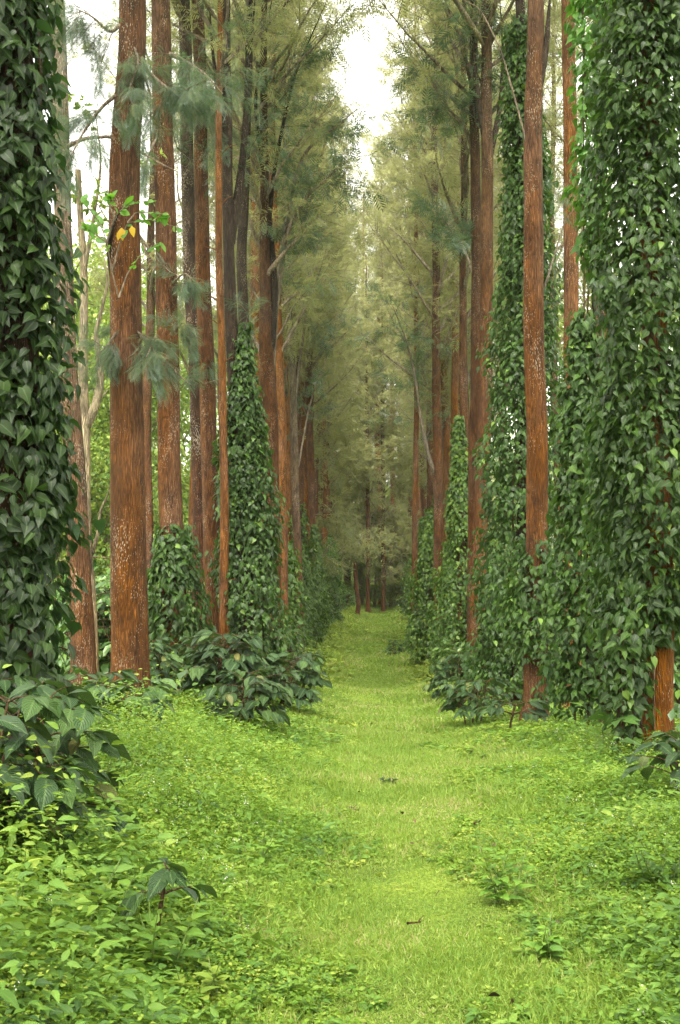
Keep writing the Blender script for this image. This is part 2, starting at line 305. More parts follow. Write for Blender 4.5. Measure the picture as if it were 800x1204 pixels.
# ------------------------------------------------------------------ trunks and branches
def trunk_path(pts, n=60, wob=.02, ph=0):
    pts = np.asarray(pts, float); z = pts[:, 2]; o = np.argsort(z); pts = pts[o]; z = z[o]
    zz = z[0] + (z[-1] - z[0]) * np.linspace(0, 1, n)
    P = np.stack([np.interp(zz, z, pts[:, k]) for k in (0, 1)] + [zz], -1)
    for _ in range(4): P[1:-1, :2] = (P[:-2, :2] + 2 * P[1:-1, :2] + P[2:, :2]) / 4
    P[:, 0] += wob * np.sin(zz * .9 + ph) + wob * .5 * np.sin(zz * 2.3 + ph * 2); P[:, 1] += wob * np.sin(zz * .7 + ph + 2)
    return P
def curve(p0, d, L, up=.25, n=8, wob=.06):
    p = np.array(p0, float); d = nrm(d); out = [p.copy()]
    for k in range(n):
        d = nrm(d + np.array([0, 0, up / n]) + rng.normal(0, wob, 3)); p = p + d * L / n; out.append(p.copy())
    return np.array(out)
def fronds_on(mb, P, dirs, tpl, size, per, down=.3, spread=.8):
    n = len(P)
    Pn = np.repeat(P, per, 0); D = np.repeat(dirs, per, 0)
    A = nrm(D + rng.normal(0, spread, (n * per, 3)) + [0, 0, -down]); H = nrm(np.array([0, 0, 1.]) + rng.normal(0, .45, (n * per, 3)))
    mb.scatter(tpl, Pn, frames(A, H), size * U(.65, 1.25, n * per), np.clip(np.repeat(rng.random(n), per) * .8 + rng.random(n * per) * .2, 0, 1))

def crown_parts(base_r, z0, z1, R, nb, spr, per, size, tpl=FROND_LO, seed=0, steep=(.6, 1.6), droop_low=True, mat=OAK):
    "ascending limbs from a trunk on the z axis, twigs on them and feathery fronds on the twigs; returns (limb mesh, foliage mesh)"
    global rng
    keep = rng; rng = np.random.default_rng(seed)
    bb = MB(); fb = MB(); SP = []; SD = []
    for b in range(nb):
        f = (b + U(0, 1)) / nb; z = z0 + (z1 - z0) * f
        a = U(0, 2 * np.pi); L = R * (1.15 - .75 * f ** 1.5) * U(.6, 1.15) * 1.35
        st = U(*steep); d = [math.cos(a), math.sin(a), st]
        rr = base_r * (1.0 - .8 * f) * U(.22, .42)
        P = curve((0, 0, z), d, L, .25, 9, .09)
        rl = np.linspace(rr, .008, len(P)); rl[0] *= .15; bb.tube(P, rl, 5)
        nt_ = int(4 + L * 1.6)
        for k in range(nt_):
            q = P[min(len(P) - 1, 3 + int(U(0, 1) * (len(P) - 3)))]
            dd = nrm(nrm(P[-1] - P[0]) * .8 + rng.normal(0, .75, 3) + [0, 0, .1])
            T = curve(q, dd, U(.5, 1.1) * (1 + .25 * R / 3), -.2, 4, .1)
            bb.tube(T, np.linspace(.012, .005, 5), 3)
            for q in T[1:]: SP.append(q + rng.normal(0, .12, 3)); SD.append(dd)
    SP = np.array(SP); SD = np.array(SD)
    sel = rng.choice(len(SP), min(spr, len(SP)), replace=False) if spr < len(SP) else np.concatenate([np.arange(len(SP)), rng.integers(0, len(SP), spr - len(SP))])
    fronds_on(fb, SP[sel] + rng.normal(0, .1, (len(sel), 3)), SD[sel], tpl, size, per)
    rng = keep
    return bb.mesh('limbs', TWIG), fb.mesh('crown', mat)

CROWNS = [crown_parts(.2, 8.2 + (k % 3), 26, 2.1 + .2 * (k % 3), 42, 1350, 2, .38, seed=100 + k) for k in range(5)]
LOWC = [crown_parts(.18, 1.8, 23, 2.5, 50, 1400, 2, .52, tpl=FROND_FAR, seed=200 + k, steep=(.3, 1.3)) for k in range(3)]

def add_crown(t, kind, rz, base=None, sc=1.0, dz=0):
    lm, fm = kind
    for nme, me in (('limbs', lm), ('crown', fm)):
        o = link(nme, me, t); o.rotation_euler = (0, 0, rz); o.scale = (sc, sc, sc)
        o.location = (0 if base is None else base[0], 0 if base is None else base[1], dz)

def tree_px(label, pts, d, mat, group='trees lining the path', H=26, crown=None, crz=0, csc=1, cdz=0, seg=20, name='tall_tree', extra=None, noise=.05, topr=.35, cat='tree', wob=.012):
    "pts: list of (x, y, width) in photo pixels from the base upwards, at depth d; the trunk goes on up to height H"
    W = [px(a, b, d) for a, b, _ in pts]; wd = [c / F_PX * d / 2 for *_, c in pts]
    bx = W[0][0]; gz = float(ground(bx, d)); base = np.array([bx, d, gz])
    P = [(W[0][0], d, gz - .25)] + [tuple(q) for q in W if q[2] > gz + .1]
    R = [wd[0] * 1.0] + [r for q, r in zip(W, wd) if q[2] > gz + .1]
    if P[-1][2] < gz + H - 2:
        P.append((P[-1][0] + .02 * H * U(-.5, .5), d + U(-.2, .2), gz + H)); R.append(R[-1] * topr)
    P = np.array(P) - base
    n = max(50, int((P[-1, 2]) * 7)); Q = trunk_path(P, n, wob, U(0, 6)); rr = np.interp(Q[:, 2], P[:, 2], R)
    rr = rr * (1 + .42 * np.exp(-np.clip(Q[:, 2], 0, 9) / .16)) 
    t = thing(name, label, cat, base, group)
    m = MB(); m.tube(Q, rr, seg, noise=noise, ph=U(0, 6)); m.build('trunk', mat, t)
    if crown is not None:
        zc = 14.0; off = (float(np.interp(zc, Q[:, 2], Q[:, 0])), float(np.interp(zc, Q[:, 2], Q[:, 1])))
        add_crown(t, crown, crz, off, csc, cdz)
    t['_'] = 0; del t['_']
    return t, Q, rr, base

def branch_px(t, base, pts, d, r0, mat=TWIG, name='branch', sprays=0, size=.24, d2=None, per=4, tpl=FROND_HI, tw=.5, mfol=None):
    "a visible limb through photo pixels at depth d..d2, with feathery sprays near its end"
    d2 = d if d2 is None else d2; d = float(base[1])
    W = np.array([px(a, b, d + (d2 - d) * k / max(1, len(pts) - 1)) for k, (a, b) in enumerate(pts)]) - base
    s = np.linspace(0, 1, len(W)); s2 = np.linspace(0, 1, len(W) * 5)
    P = np.stack([np.interp(s2, s, W[:, k]) for k in range(3)], -1)
    for _ in range(3): P[1:-1] = (P[:-2] + 2 * P[1:-1] + P[2:]) / 4
    m = MB(); rl = np.linspace(r0, max(.005, r0 * .1), len(P)); rl[0] *= .2; m.tube(P, rl, 8, noise=.05)
    if sprays:
        f = MB(); SP = []; SD = []
        for k in range(sprays):
            q = P[int(U(.25, 1) * (len(P) - 1))]; dd = nrm(nrm(P[-1] - P[0]) + rng.normal(0, .7, 3))
            T = curve(q, dd, U(.5, 1.3) * tw, -.3, 5, .2); m.tube(T, np.linspace(.006, .003, 6), 3)
            for q in T[1:]: SP.append(q); SD.append(dd)
        fronds_on(f, np.array(SP), np.array(SD), tpl, size, per, .6, .6)
    b = m.build(name, mat, t)
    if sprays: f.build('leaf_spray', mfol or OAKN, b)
    return b

# ------------------------------------------------------------------ climbing vines
def vine_mesh(prof, z0, z1, n, leaf, tpl, mat, seed, axis=None, cluster=.12, gaps=.0, depth=.35):
    "sleeve of drooping leaves round the z axis; prof = [(z, radius)...]"
    g = np.random.default_rng(seed); m = MB()
    zp = [p[0] for p in prof]; rp = [p[1] for p in prof]
    nc = max(10, n // 9)
    cz = g.uniform(z0, z1, nc); ca = g.uniform(0, 2 * np.pi, nc)
    ph = g.uniform(0, 6.28, 6)
    def lump(a, z): return 1 + .17 * np.sin(2 * a + z * 1.3 + ph[0]) + .14 * np.sin(3 * a - z * 2.1 + ph[1]) + .12 * np.sin(z * 3.3 + ph[2] + a) + .07 * np.sin(5 * a + z * 5 + ph[3])
    cr = np.interp(cz, zp, rp) * lump(ca, cz) * (1 - depth * g.random(nc) ** 2.2)
    k = g.integers(0, nc, n)
    gn = lambda: np.clip(g.normal(0, 1, n), -1.8, 1.8)
    a = ca[k] + gn() * cluster / np.maximum(cr[k], .1); z = np.clip(cz[k] + gn() * cluster, z0 - .1, z1 + .1); r = np.maximum(cr[k] + gn() * cluster * .35, .05)
    if gaps:
        ok = (np.sin(a * 2 + z * 1.1 + ph[4]) + np.sin(z * 2.7 - a + ph[5]) + g.normal(0, .4, n)) > -2 + gaps * 2
        a, z, r = a[ok], z[ok], r[ok]; k = k[ok]
    n = len(a)
    out = np.stack([np.cos(a), np.sin(a), np.zeros(n)], -1); tan = np.stack([-np.sin(a), np.cos(a), np.zeros(n)], -1)
    P = out * r[:, None]; P[:, 2] = z
    if axis is not None: P[:, 0] += np.interp(z, axis[:, 2], axis[:, 0]); P[:, 1] += np.interp(z, axis[:, 2], axis[:, 1])
    up = np.array([0, 0, 1.])
    A = out * g.uniform(.1, 1.0, n)[:, None] - up * g.uniform(.2, 1.1, n)[:, None] + tan * g.normal(0, .6, n)[:, None]
    H = out * .7 + up * g.uniform(.3, 1.4, n)[:, None] + g.normal(0, .38, (n, 3))
    gl = rng.random
    rn = np.clip(.25 + .5 * g.random(n) + .35 * (np.sin(k * 12.9898) * .5) + (g.random(n) > .955) * .4, 0, 1)
    P -= nrm(A) * leaf * .3
    sz = leaf * g.uniform(.45, 1.3, n); F = frames(A, H); s2 = g.random(n) < (.45 if tpl is HEART else 0)
    m.scatter(tpl, P[~s2], F[~s2], sz[~s2], rn[~s2])
    if s2.any(): m.scatter(PEPNAR, P[s2], F[s2], sz[s2], rn[s2])
    return m.mesh('foliage', mat)
def vine_stems(z0, z1, r, axis=None, n=4, seed=0, mat=None):
    g = np.random.default_rng(seed); m = MB()
    for k in range(n):
        z = np.linspace(z0 - .2, z1, max(8, int((z1 - z0) * 4))); a = g.uniform(0, 6.28) + .35 * np.sin(z * g.uniform(.8, 1.8) + g.uniform(0, 6))
        P = np.stack([np.cos(a) * r, np.sin(a) * r, z], -1)
        if axis is not None: P[:, 0] += np.interp(z, axis[:, 2], axis[:, 0]); P[:, 1] += np.interp(z, axis[:, 2], axis[:, 1])
        m.tube(P, np.full(len(P), .012), 5)
    return m.mesh('stem', mat or STEM)
def vine(label, base, prof, z0, z1, n, leaf, seed, axis=None, tpl=HEART, mat=None, tr=.15, group='pepper vines climbing the trees', **kw):
    t = thing('pepper_vine', label, 'vine', base, group)
    link('foliage', vine_mesh(prof, z0, z1, n, leaf, tpl, mat or PEPPER, seed, axis, **kw), t)
    link('stem', vine_stems(0, z1 * .97, tr, axis, 4, seed), t)
    return t
def base_at(xp, d):
    x = px(xp, 700, d)[0]; return np.array([x, d, float(ground(x, d))])
#=====PLACEMENT=====
# ------------------------------------------------------------------ LEFT side, near to far
# L1 vine column at the left edge
b = base_at(8, 9.0)
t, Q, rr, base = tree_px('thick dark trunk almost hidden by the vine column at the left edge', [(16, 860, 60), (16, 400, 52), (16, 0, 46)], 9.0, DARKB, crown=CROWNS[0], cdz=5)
vine('dark green pepper vine column at the left edge, its large drooping leaves covering a trunk', b, [(0.1, .38), (.8, .44), (2.5, .40), (4.2, .33), (5.5, .29), (7.5, .26)],   .15, 7.2, 8600, .118, 11, mat=PEPPER_DK, tr=.2, depth=.45)
# L2 greyish trunk behind it
t, Q, rr, base = tree_px('lichen-grey trunk rising just behind the left edge vine column', [(98, 800, 30), (92, 650, 27), (84, 480, 24), (77, 330, 21), (70, 150, 20), (66, 0, 20)], 18.0, GREYB, crown=CROWNS[1], cdz=4)
branch_px(t, base, [(72, 165), (60, 120), (40, 60), (20, 10)], 18.0, .05, sprays=6, tw=.9)
branch_px(t, base, [(74, 175), (100, 162), (140, 160), (175, 185), (215, 205)], 17.6, .035, sprays=5, tw=.5)
# L3 slim forked grey-brown tree with a knot hole
t, Q, rr, base = tree_px('slim pale grey-brown forked tree with a dark knot hole, left of the thick red trunk', [(109, 790, 15), (107, 700, 14), (101, 640, 17), (100, 560, 14), (99, 500, 14), (97, 430, 11), (98, 330, 9), (93, 200, 7)], 19.5, PALEB, H=9, crown=None, topr=.5)
branch_px(t, base, [(100, 505), (112, 480), (119, 450), (117, 420), (112, 395), (118, 370), (128, 330), (122, 300)], 19.5, .085, PALEB, sprays=0)
branch_px(t, base, [(108, 655), (116, 625), (118, 600), (128, 580), (131, 560)], 19.3, .035, PALEB)
branch_px(t, base, [(98, 420), (80, 395), (66, 380), (40, 385)], 19.3, .04, PALEB, sprays=4)
branch_px(t, base, [(97, 330), (110, 260), (120, 190), (112, 130)], 19.3, .04, PALEB, sprays=8, tw=.9, mfol=BROAD, tpl=OVATE_LO, size=.13)
kb = px(100, 645, 19.3) - base; m = MB(); m.tube([kb + [0, -.02, .13], kb + [0, -.08, .06], kb + [0, -.09, -.06], kb + [.01, -.02, -.2]], [.05, .10, .11, .04], 10, noise=.2); m.build('knot', STEM, t)
# L4 thick red trunk
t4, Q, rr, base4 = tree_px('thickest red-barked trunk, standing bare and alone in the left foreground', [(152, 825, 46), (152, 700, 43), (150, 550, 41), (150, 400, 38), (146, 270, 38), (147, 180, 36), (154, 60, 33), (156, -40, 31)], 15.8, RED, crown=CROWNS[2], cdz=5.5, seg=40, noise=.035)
branch_px(t4, base4, [(136, 345), (131, 310), (127, 285), (134, 262), (146, 240)], 15.5, .06, DARKB)
branch_px(t4, base4, [(155, 385), (175, 405), (200, 430), (225, 455), (262, 445)], 15.3, .018, sprays=3, tw=.3)
branch_px(t4, base4, [(150, 60), (180, 90), (205, 110), (232, 100)], 15.4, .03, sprays=16, tw=.5)
branch_px(t4, base4, [(146, 105), (120, 125), (95, 160), (78, 195)], 15.2, .03, sprays=15, tw=.6)
branch_px(t4, base4, [(152, 360), (140, 385), (128, 405), (112, 420)], 15.4, .022, sprays=10, tw=.45)
branch_px(t4, base4, [(156, 385), (168, 395), (180, 405), (172, 420)], 15.2, .02, sprays=9, tw=.3)
branch_px(t4, base4, [(152, 20), (130, 40), (110, 20), (90, 10)], 15.4, .03, sprays=14, tw=.6)
branch_px(t4, base4, [(150, 40), (165, 70), (150, 110), (160, 130)], 15.0, .02, sprays=12, tw=.4)
# bright green leafy sprig with a pair of yellow leaves
tp = px(140, 350, 14.9); sg = thing('leafy_sprig', 'bright green broad-leaved sprig with two yellow leaves in front of the thickest red trunk', 'sprig', tp)
mb = MB(); f = MB(); ps = []
for k, pl in enumerate([[(140, 350), (132, 320), (126, 285), (118, 262), (98, 238)], [(132, 320), (140, 290), (150, 262), (175, 258), (212, 268)], [(126, 285), (135, 255), (150, 240), (178, 236)], [(140, 350), (150, 322), (165, 300), (188, 285)], [(150, 262), (160, 250), (185, 250), (200, 255)], [(126, 285), (112, 275), (100, 268)], [(135, 255), (128, 240), (132, 232)]]):
    W = np.array([px(a, c, 14.9 - .05 * k) for a, c in pl]) - tp; s2 = np.linspace(0, 1, 20); s = np.linspace(0, 1, len(W))
    P = np.stack([np.interp(s2, s, W[:, q]) for q in range(3)], -1); mb.tube(P, np.linspace(.012, .004, 20), 5)
    for q in P[8:]:
        if U(0, 1) < .95: ps.append((q, P[-1] - P[0]))
P = np.array([q for q, _ in ps]); D = nrm(np.array([d_ for _, d_ in ps])); A = nrm(D * .6 + rng.normal(0, .6, P.shape) + [0, 0, -.15]); 
f.scatter(leaf_tpl([0, .25, .55, .85, 1], [.12, .34, .36, .18, 0], .12, .15), P, frames(A, nrm(rng.normal(0, .35, P.shape) + [0, -.55, .8])), U(.07, .15, len(P)))
mb.build('stem', TWIG, sg); f.build('leaves', SPRIG, sg)
f = MB(); P = np.array([px(143, 268, 14.8), px(155, 266, 14.8), px(142, 272, 14.8)]) - tp
f.scatter(OVATE, P, frames(np.array([[.1, -.1, -1], [.2, -.1, -1.], [-.4, 0, -1]]), np.array([[0, -1, .2]] * 3)), np.array([.15, .13, .11])); o = f.build('yellow_leaves', YELL, sg); o['label'] = 'drooping yellow leaves'
# L5
t5, Q, rr, base5 = tree_px('second red trunk right of the thickest one, its foot wrapped in a low vine bush', [(206, 790, 31), (203, 640, 29), (199, 500, 27), (196, 350, 26), (192, 150, 24), (190, 0, 22)], 20.5, RED, crown=CROWNS[3], cdz=5, seg=28)
vine('short bushy vine round the foot of the second red trunk, with bright heart-shaped leaves', base5, [(0, .45), (.5, .50), (1.2, .46), (1.9, .36), (2.3, .30), (2.7, .22)], .1, 2.62, 3200, .125, 12, mat=PEPPER, tr=.22, depth=.3)
branch_px(t5, base5, [(192, 60), (215, 70), (240, 85), (262, 110)], 20, .04, sprays=14, tw=.9)
branch_px(t5, base5, [(192, 150), (180, 170), (168, 200)], 20, .03, sprays=7, tw=.6)
branch_px(t5, base5, [(196, 340), (206, 330), (218, 320), (228, 330)], 20, .025, sprays=8, tw=.5)
branch_px(t5, base5, [(196, 400), (206, 390), (214, 380)], 20, .02, sprays=8, tw=.5)
# L6 twin trunks
t6, Q, rr, base6 = tree_px('dark-topped twin trunk standing left of its close red neighbour', [(232, 780, 20), (236, 740, 19), (236, 600, 18), (230, 450, 17), (225, 330, 17), (220, 150, 15), (216, 0, 14)], 24, bark_mat('weathered_bark', (.13, .045, .014), (.07, .034, .018), (.085, .06, .04), 4, 9, 1.3), crown=CROWNS[4], cdz=3)
branch_px(t6, base6, [(218, 60), (235, 110), (258, 150), (270, 170)], 22.5, .03, sprays=26, tw=1.0)
branch_px(t6, base6, [(226, 380), (234, 405), (240, 430)], 23, .02, sprays=8, tw=.6)
branch_px(t6, base6, [(222, 180), (208, 175), (200, 140)], 23, .02, sprays=9, tw=.6)
t, Q, rr, base = tree_px('straight red twin trunk between the dark-topped one and the thin orange pole trunk', [(256, 775, 26), (252, 700, 23), (246, 550, 20), (242, 400, 19), (238, 250, 17), (235, 100, 15), (232, 0, 14)], 23.2, RED, crown=CROWNS[0], crz=2, cdz=4)
# L7 thin orange pole
t, Q, rr, base = tree_px('thinnest orange pole-like trunk pressed against the dark vine-clad tree', [(265, 775, 12), (264, 600, 10.5), (260, 400, 9), (258, 250, 8.5), (258, 60, 7)], 22, ORANGE, H=17, crown=CROWNS[1], crz=3, csc=.7, cdz=4)
for (yy, e) in [((690), 18), (545, -10), (430, 14), (300, -20), (240, 14), (385, -18), (180, 18)]:
    branch_px(t, base, [(261, yy), (261 + e * .5, yy - 8), (261 + e, yy - 10)], 21.9, .014, ORANGE)
# L8 dark trunk with tall vine column
t8, Q, rr, base8 = tree_px('nearly black trunk rising out of a tall tapering vine column on the left', [(292, 800, 22), (284, 600, 19), (273, 400, 16), (268, 300, 13.5), (268, 150, 12), (266, 0, 10)], 22.5, bark_mat('black_bark', (.05, .028, .016), (.045, .028, .018), (.05, .035, .025), 3, 9, .5), crown=CROWNS[2], crz=1, cdz=4, seg=24)
vine('tall dark vine column tapering to a point halfway up the nearly black trunk', base8 + np.array([.1, 0, 0]), [(0, .68), (.8, .64), (2, .56), (3.5, .44), (4.8, .34), (5.6, .22), (6.6, .08)], .0, 6.4, 11000, .105, 13, axis=np.array([[0, 0, 0], [-.05, 0, 2], [-.2, 0, 4.5], [-.2, 0, 7]]), mat=PEPPER, tr=.2, depth=.35)
branch_px(t8, base8, [(270, 230), (262, 150), (262, 60), (264, 0)], 22.7, .09, DARKB)
branch_px(t8, base8, [(268, 300), (285, 200), (292, 100), (300, 0)], 23, .1, DARKB, sprays=10, tw=1.2)
branch_px(t8, base8, [(270, 200), (262, 150), (250, 60), (246, 0)], 22.3, .07, DARKB, sprays=10, tw=1.0)
branch_px(t8, base8, [(270, 420), (285, 395), (292, 370), (298, 340)], 22.3, .02, sprays=2)
# L9 forked red tree with diagonal limbs
t9, Q, rr, base9 = tree_px('forked red tree with long diagonal limbs leaning over the path from the left row', [(322, 800, 26), (318, 620, 23), (316, 480, 21), (313, 380, 15), (311, 250, 11), (310, 100, 8), (312, 0, 7)], 30, RED, crown=CROWNS[3], crz=4, cdz=1, seg=24)
branch_px(t9, base9, [(316, 500), (319, 430), (324, 360), (334, 290), (345, 215), (360, 175), (395, 150), (420, 128)], 29.6, .11, TWIG, d2=31, sprays=20, tw=1.4, tpl=FROND_LO, size=.34)
branch_px(t9, base9, [(334, 290), (345, 255), (362, 230), (390, 205), (408, 185)], 29.6, .05, TWIG, sprays=14, tw=1.2, tpl=FROND_LO, size=.34)
branch_px(t9, base9, [(318, 420), (324, 340), (316, 250), (300, 130), (302, 100), (320, 0)], 30.2, .11, DARKB, sprays=10, tw=1.4, tpl=FROND_LO, size=.34)
branch_px(t9, base9, [(313, 300), (322, 200), (345, 90), (385, 0)], 30.2, .07, DARKB, sprays=16, tw=1.4, tpl=FROND_LO, size=.34)
t, Q, rr, base = tree_px('dark trunk between the nearly black one and the forked tree', [(300, 780, 17), (296, 600, 15), (289, 420, 13), (284, 300, 12), (290, 150, 10), (296, 0, 8)], 29, DARKB, crown=CROWNS[4], crz=4, cdz=2)
t, Q, rr, base = tree_px('short-looking orange-red trunk peeping out right behind the forked tree', [(334, 760, 13), (333, 600, 11), (331, 480, 10), (328, 380, 9), (320, 200, 8)], 36, ORANGE, crown=CROWNS[0], crz=5)
t, Q, rr, base = tree_px('pale lichen-covered trunk with spreading limbs in the left row, beyond the forked tree', [(352, 740, 11), (346, 500, 9), (341, 380, 7), (338, 310, 6), (336, 100, 5)], 43, GREYB, crown=CROWNS[0], crz=1)
branch_px(t, base, [(346, 480), (356, 400), (366, 330), (380, 260), (390, 215)], 43, .06, TWIG, sprays=10, tw=1.3, tpl=FROND_LO, size=.36)
branch_px(t, base, [(349, 560), (365, 470), (385, 420), (400, 360)], 43, .04, TWIG, sprays=12, tw=1.3, tpl=FROND_LO, size=.36)
t, Q, rr, base = tree_px('far left-row trunk with rusty bark showing above the hedge of vines', [(368, 730, 10), (367, 640, 9.5), (366, 560, 9), (363, 450, 8)], 56, RED, crown=CROWNS[1], crz=2)

# ------------------------------------------------------------------ RIGHT side
t, Q, rr, r1 = tree_px('nearest right trunk, bare and rusty red below its vine column at the right edge', [(775, 866, 36), (776, 760, 34), (770, 500, 30), (766, 200, 26), (765, 0, 24)], 12.6, ORANGE, crown=CROWNS[1], cdz=5, seg=36)
vine('widest vine column at the right edge, hanging above a bare rusty trunk foot', base_at(763, 12.65), [(.8, .34), (1.4, .48), (2.5, .54), (4.5, .53), (6, .50), (7.5, .46), (9, .42)], 1.15, 8.6, 19000, .098, 21, axis=np.array([[.03, 0, 0], [0, 0, 2], [.06, 0, 7.5], [.1, 0, 9]]), tr=.2, gaps=.05, depth=.3)
vine('low vine shoots hanging left of the bare rusty trunk foot, pale leaves near the ground', base_at(735, 12.3), [(.1, .10), (.5, .2), (1.2, .24)], .15, 1.25, 700, .10, 22, tr=.08)
t, Q, rr, r2 = tree_px('dark brown trunk threading between the two vine columns at the right', [(709, 850, 17), (707, 600, 15), (704, 350, 14), (705, 200, 14), (708, 0, 14)], 15.5, DARKB, crown=CROWNS[2], crz=3, cdz=5)
vine('second vine column from the right edge, round the dark brown trunk', base_at(690, 15.3), [(.2, .32), (.7, .42), (2, .42), (3.2, .34), (4.2, .26), (4.8, .15)], .2, 4.9, 7000, .10, 23, tr=.15, depth=.4)
vine('backlit pale green vine high on the dark brown trunk at the right', base_at(700, 15.2), [(5.2, .12), (6.5, .2), (8, .24), (10, .24)], 5.4, 9.6, 1300, .12, 24, mat=PEPPER_BACKLIT, tr=.1, depth=.4)
t, Q, rr, r3 = tree_px('smooth bright orange trunk with faint rings, right of the foreground tree with the leaf collar', [(672, 842, 21), (673, 700, 19), (673, 500, 18.5), (672, 300, 17.5), (669, 100, 16), (668, 0, 15)], 19.5, ORANGE, crown=CROWNS[3], crz=3, cdz=5, seg=24)
t4r, Q, rr, r4 = tree_px('tall rusty trunk with a leafy vine collar round its lower stem, right of the path', [(630, 842, 27), (630, 700, 25.5), (631, 500, 25), (628, 300, 24), (627, 150, 22), (629, 0, 19)], 17, RED, crown=CROWNS[4], crz=2, cdz=5, seg=32)
vine('leafy vine collar round the tall rusty trunk, bare bark above and below it', r4, [(.5, .2), (.9, .30), (1.5, .36), (1.9, .30), (2.3, .22)], .9, 2.3, 1500, .10, 25, tr=.16, depth=.3)
vine('few pale leaves sprouting at the foot of the tall rusty trunk with the collar', r4 + np.array([.03, -.2, 0]), [(.15, .06), (.5, .1)], .15, .42, 38, .11, 26, tr=.02)
branch_px(t4r, r4, [(632, 110), (642, 60), (645, 20), (648, -20)], 17, .07, DARKB)
branch_px(t4r, r4, [(629, 210), (615, 150), (590, 60), (565, 10), (545, 0)], 16.8, .018, TWIG)
branch_px(t4r, r4, [(634, 220), (630, 160), (636, 140)], 16.8, .012, TWIG)
branch_px(t4r, r4, [(640, 340), (652, 300), (664, 260), (680, 240)], 17.2, .018, sprays=3)
# R5 big vine column behind
t, Q, rr, r5 = tree_px('dark trunk inside the broad vine column behind the collar-wearing trunk', [(612, 850, 19), (616, 600, 17), (618, 300, 14), (611, 0, 11)], 21, DARKB, crown=CROWNS[0], crz=3, cdz=5)
vine('broadest and tallest vine column right of the path, behind the trunk with the leaf collar', base_at(607, 21), [(0, .66), (1.5, .68), (3, .64), (5, .56), (7, .46), (9, .34), (10.5, .24), (11.5, .15)], 0, 11.3, 21000, .10, 27, axis=np.array([[0, 0, 0], [.05, 0, 3], [.18, 0, 6], [.2, 0, 9], [.05, 0, 12]]), tr=.2, gaps=.1)
t, Q, rr, r6 = tree_px('left one of the close pair of slim trunks on the right, lichen-speckled', [(556, 790, 15), (557, 600, 14), (560, 450, 13), (560, 250, 12), (557, 60, 10)], 29, RED, crown=CROWNS[1], crz=4, cdz=3)
branch_px(t, r6, [(560, 190), (548, 150), (520, 120), (490, 60)], 29, .06, TWIG, sprays=16, tw=1.3, tpl=FROND_LO, size=.34)
branch_px(t, r6, [(560, 330), (545, 290), (530, 270), (520, 255)], 29, .04, TWIG, sprays=10, tw=1.3, tpl=FROND_LO, size=.34)
t, Q, rr, r6b = tree_px('right one of the close pair of slim trunks on the right, deeper red', [(562, 790, 18), (564, 640, 17), (572, 450, 16), (573, 300, 15), (572, 100, 13)], 28.2, RED, crown=CROWNS[2], crz=5, cdz=3)
branch_px(t, r6b, [(573, 180), (560, 100), (556, 40), (556, 0)], 28.2, .08, DARKB, sprays=8, tw=1.2, tpl=FROND_LO, size=.34)
branch_px(t, r6b, [(573, 200), (590, 120), (592, 60), (588, 0)], 28.6, .08, DARKB, sprays=8, tw=1.2, tpl=FROND_LO, size=.34)
vine('slender vine column left of the close pair of slim trunks', base_at(541, 33), [(0, .62), (1.5, .56), (3, .46), (4.5, .34), (5.6, .2), (6.7, .08)], 0, 6.7, 7200, .11, 28, tpl=HEART_LO, mat=PEPPER_FAR, tr=.12)
t, Q, rr, rb = tree_px('thin trunk inside the slender vine column on the right', [(543, 800, 11), (545, 500, 10), (545, 300, 8)], 33.2, RED, crown=CROWNS[3], crz=5, cdz=1)
t, Q, rr, rb = tree_px('slim red trunk with a low fork leaning left, in the right row', [(524, 815, 12), (516, 700, 11), (514, 500, 10.5), (513, 350, 9), (511, 200, 8)], 40, RED, crown=CROWNS[4], crz=1)
branch_px(t, rb, [(514, 560), (505, 540), (496, 500), (488, 440), (478, 400), (462, 360)], 40, .09, TWIG, sprays=16, tw=1.6, tpl=FROND_LO, size=.38)
vine('rounded vine column with a pointed top beside the slim trunk with the low fork', base_at(507, 41), [(0, .72), (2, .62), (3.5, .36), (4.6, .10)], 0, 4.6, 4600, .125, 29, tpl=HEART_LO, mat=PEPPER_FAR, tr=.12)
t, Q, rr, rb = tree_px('thin bare trunk with an orange foot at the path edge, right side middle distance', [(487, 800, 7.5), (487, 700, 7), (489, 560, 6.5), (490, 450, 6)], 50, ORANGE, crown=CROWNS[2], crz=1)

# ------------------------------------------------------------------ the rows carrying on into the distance
fv = []
for k in range(4):
    m = MB(); z = np.linspace(-.4, 24, 70); P = np.stack([.10 * np.sin(z * .25 + k) + .03 * np.sin(z + k), .1 * np.sin(z * .2 + 2 * k), z], -1)
    m.tube(P, np.interp(z, [0, .4, 8, 24], [.27, .2, .16, .05]), 10, noise=.06, ph=k); fv.append(m.mesh('trunk', [ORANGE, RED, ORANGE, RED][k]))
vv = [vine_mesh([(0, .66), (1.5, .6), (3, .42), (hh, .15)], 0, hh, 2400, .125, HEART_LO, PEPPER_FAR, 300 + k) for k, hh in enumerate([3.2, 4.2, 5.0])]
vs_ = [vine_stems(0, 3, .2, None, 3, 310 + k) for k in range(3)]
def far_tree(x, y, k, label, group, low=False, sc=1.0, lean=0.0):
    z = float(ground(x, y)); t = thing('tall_tree', label, 'tree', (x, y, z), group, 0.0, sc)
    link('trunk', fv[k % 4], t); cr = (LOWC if low else CROWNS); add_crown(t, cr[k % len(cr)], U(0, 6.28), base=(lean, 0), dz=U(-.3, 1.5) if not low else 0)
    return t
k = 0
